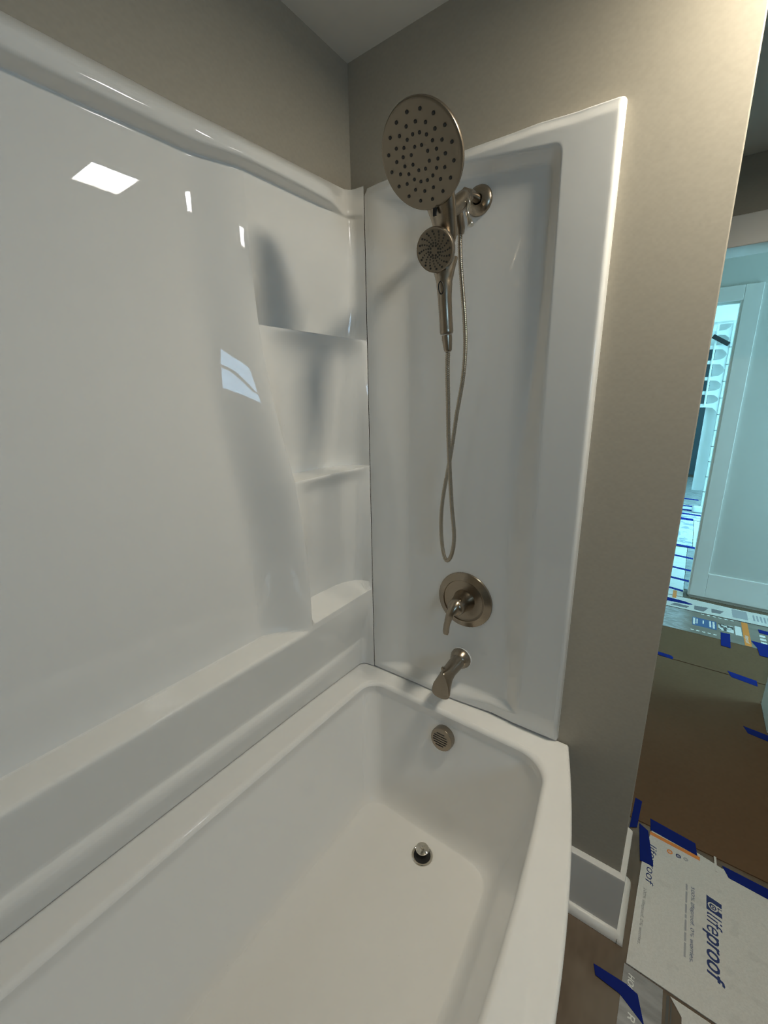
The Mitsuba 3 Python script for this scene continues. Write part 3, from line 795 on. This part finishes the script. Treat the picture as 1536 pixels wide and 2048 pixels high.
def snapshot(p, n, uv):
    a = fbm(p.x * 60, p.y * 40, 2.0, 3)
    return mix((0.06, 0.055, 0.05), (0.7, 0.7, 0.68), smoothstep(0.38, 0.62, a))


mat('m_snapshot', proc(snapshot), 0.4)
sheet('printed_carton__picture', rect(1.246, 1.328, 2.290, 2.398), PZ, 0.0004, 'm_snapshot', 'small printed photograph')
sheet('printed_carton__panel', rect(1.336, 1.370, 2.274, 2.416), PZ, 0.0004, 'm_ink_white')
sheet('printed_carton__stripe', rect(1.376, 1.411, 2.150, 2.507), PZ, 0.0004, 'm_ink_orange', 'orange printed stripe')
writing('printed_carton__lettering', 'lifeproof', 1.384, 2.30, 0.11, 0.018, PZ + 0.0005, 'm_ink_white', 0.2)
for i in range(6):
    sheet('printed_carton__' + num('dash'), rect(1.150 + 0.0335 * i, 1.168 + 0.0335 * i, 2.488, 2.500), PZ, 0.0004, 'm_ink_white')
for i in range(5):
    sheet('printed_carton__' + num('dash'), rect(1.092 + 0.031 * i, 1.110 + 0.031 * i, 2.192, 2.204), PZ, 0.0004, 'm_ink_white')
for i in range(3):
    sheet('printed_carton__' + num('spot'), rect(1.462, 1.492, 2.232 + 0.05 * i, 2.262 + 0.05 * i), PZ, 0.0004, 'm_ink_white')
tag('instruction_carton', 'white carton strip with grey diagrams below the far opening', 'carton')
sheet('instruction_carton__sheet', [(0.60, 2.516), (1.10, 2.520), (2.1, 2.540), (2.1, 2.745), (1.34, 2.728), (1.10, 2.745), (0.60, 2.745)], KZ, 0.0014, 'm_card')
DZ_ = KZ + 0.0014
for i, q in enumerate(([(1.107, 2.552), (1.165, 2.548), (1.196, 2.640), (1.108, 2.628)], [(1.212, 2.566), (1.262, 2.572), (1.285, 2.632), (1.212, 2.638)], [(0.96, 2.550), (1.06, 2.548), (1.08, 2.59), (0.985, 2.60)])):
    sheet('instruction_carton__' + num('diagram'), q, DZ_, 0.0004, 'm_ink_grey')
sheet('instruction_carton__square_diagram', rect(1.333, 1.420, 2.565, 2.712), DZ_, 0.0004, 'm_ink_pale')
for i in range(5):
    sheet('instruction_carton__' + num('print_line'), rect(1.45 + 0.02 * i, 1.460 + 0.02 * i, 2.58, 2.68), DZ_, 0.0004, 'm_ink_pale')
tape([(1.256, 2.258), (1.306, 2.262), (1.300, 2.056), (1.252, 2.064)], PZ + 0.0008, 'upright blue tape square at the near edge of the printed carton')
tape([(1.412, 2.240), (1.62, 2.228), (1.62, 2.05), (1.440, 2.058), (1.436, 2.15)], PZ + 0.0008, 'large blue tape patch at the right of the printed carton by the orange stripe')
tape([(1.462, 2.446), (1.62, 2.430), (1.62, 2.372), (1.464, 2.392)], PZ + 0.0008, 'thin blue tape strip above the large patch on the printed carton')
tape([(0.90, 2.690), (1.05, 2.668), (1.098, 2.640), (1.075, 2.622), (0.90, 2.612)], DZ_ + 0.0008, 'blue tape strip at the left end of the diagram carton')

# cartons that cover the far floor
def carton_print(p, n, uv):
    a = fbm(p.x * 40, p.y * 9, 4.0, 3)
    b = smoothstep(0.55, 0.66, fbm(p.x * 12, p.y * 16, 9.0, 3))
    return mix(mix((0.70, 0.70, 0.69), (0.42, 0.43, 0.5), a * 0.5), (0.13, 0.2, 0.26), b * 0.6)


mat('m_carton_print', proc(carton_print), 0.4)
far = [((0.60, 1.032, 2.76, 4.16), 'm_card', 'plain white carton just through the far opening'), ((1.036, 1.40, 2.94, 4.16), 'm_card_grey', 'grey carton beside the plain white one through the far opening'),
       ((0.60, 1.075, 4.19, 5.44), 'm_carton_print', 'carton with busy bluish printing on the far floor'), ((1.08, 1.40, 4.19, 5.44), 'm_card', 'narrow white carton beside the busy printed one'),
       ((0.60, 1.40, 5.47, 6.42), 'm_carton_print', 'striped carton in front of the white rack'), ((0.60, 1.40, 6.45, 9.2), 'm_card_grey', 'farthest grey carton at the end of the far room')]
for (a, b, c, d), m_, lb in far:
    sheet(num('floor_carton'), rect(a, b, c, d), 0.0006, 0.003, m_, lb, 'carton')
nice = ['nearest blue tape line on the far floor', 'second blue tape line on the far floor', 'third blue tape line on the far floor', 'fourth blue tape line on the far floor where the plain carton ends', 'fifth blue tape line on the far floor across the printed carton',
        'sixth blue tape line on the far floor', 'seventh blue tape line on the far floor', 'eighth blue tape line on the far floor', 'ninth blue tape line on the far floor', 'farthest blue tape line on the far floor']
for (y, x1, w), lb in zip(((2.885, 1.03, 0.04), (3.135, 1.09, 0.045), (3.425, 1.085, 0.045), (3.80, 1.10, 0.05), (4.175, 1.112, 0.07), (5.44, 1.07, 0.12), (5.76, 1.15, 0.08), (6.02, 1.15, 0.08), (6.30, 1.16, 0.07), (6.85, 1.12, 0.08)), nice):
    tape([(0.80, y + 0.04), (x1, y - 0.02), (x1, y - 0.02 + w), (0.80, y + 0.04 + w)], 0.0042, lb)
sheet('floor_carton__stripe', rect(0.965, 0.99, 2.70, 2.86), 0.0052, 0.0004, 'm_ink_orange', 'orange printed stripe')

# white rack in the far room, seen through the narrow gap
tag('white_rack', 'tall white slotted rack with flared brackets in the far room', 'rack')
RY = 5.95
put('white_rack__post', rbox(1.128, 1.20, RY, RY + 0.07, 0.10, 2.44, 0.008), 'm_white')
for i in range(10):
    z = 0.30 + 0.205 * i
    put('white_rack__' + num('joint'), box(1.125, 1.2015, RY - 0.002, RY + 0.01, z, z + 0.008), 'm_dark_line', False)
put('white_rack__upright', rbox(0.972, 0.994, RY + 0.0, RY + 0.03, 1.44, 2.42, 0.004), 'm_white')
for i, z in enumerate((1.44, 1.60, 1.78, 1.98, 2.16, 2.33)):
    fl_ = [(0.93, z - 0.022), (1.00, z - 0.022), (1.07, z - 0.03), (1.105, z - 0.06), (1.128, z - 0.10), (1.128, z + 0.10), (1.105, z + 0.055), (1.07, z + 0.03), (1.00, z + 0.022), (0.93, z + 0.022)]
    from shapely.geometry import Polygon
    g = trimesh.creation.extrude_polygon(Polygon(fl_), 0.035, engine='earcut')
    v = g.vertices.copy()
    g.vertices = np.c_[v[:, 0], RY + 0.012 + v[:, 2], v[:, 1]]
    put('white_rack__' + num('bracket'), g, 'm_white', False)
put('white_rack__foot', rbox(1.04, 1.20, RY - 0.03, RY + 0.10, 0.005, 0.10, 0.03), 'm_white')
put('white_rack__back_sheet', box(1.0, 1.25, RY + 0.10, RY + 0.115, 0.3, 2.44), 'm_white', False, label='pale back sheet')
b = rbox(-0.105, 0.105, -0.01, 0.01, -0.025, 0.025, 0.006)
b.apply_transform(trimesh.transformations.rotation_matrix(math.radians(33), (0, 1, 0)))
b.apply_translation((1.035, RY - 0.03, 2.235))
put('black_bar', b, 'm_black', 30, 'short slanted black bar across the white rack', 'bar')
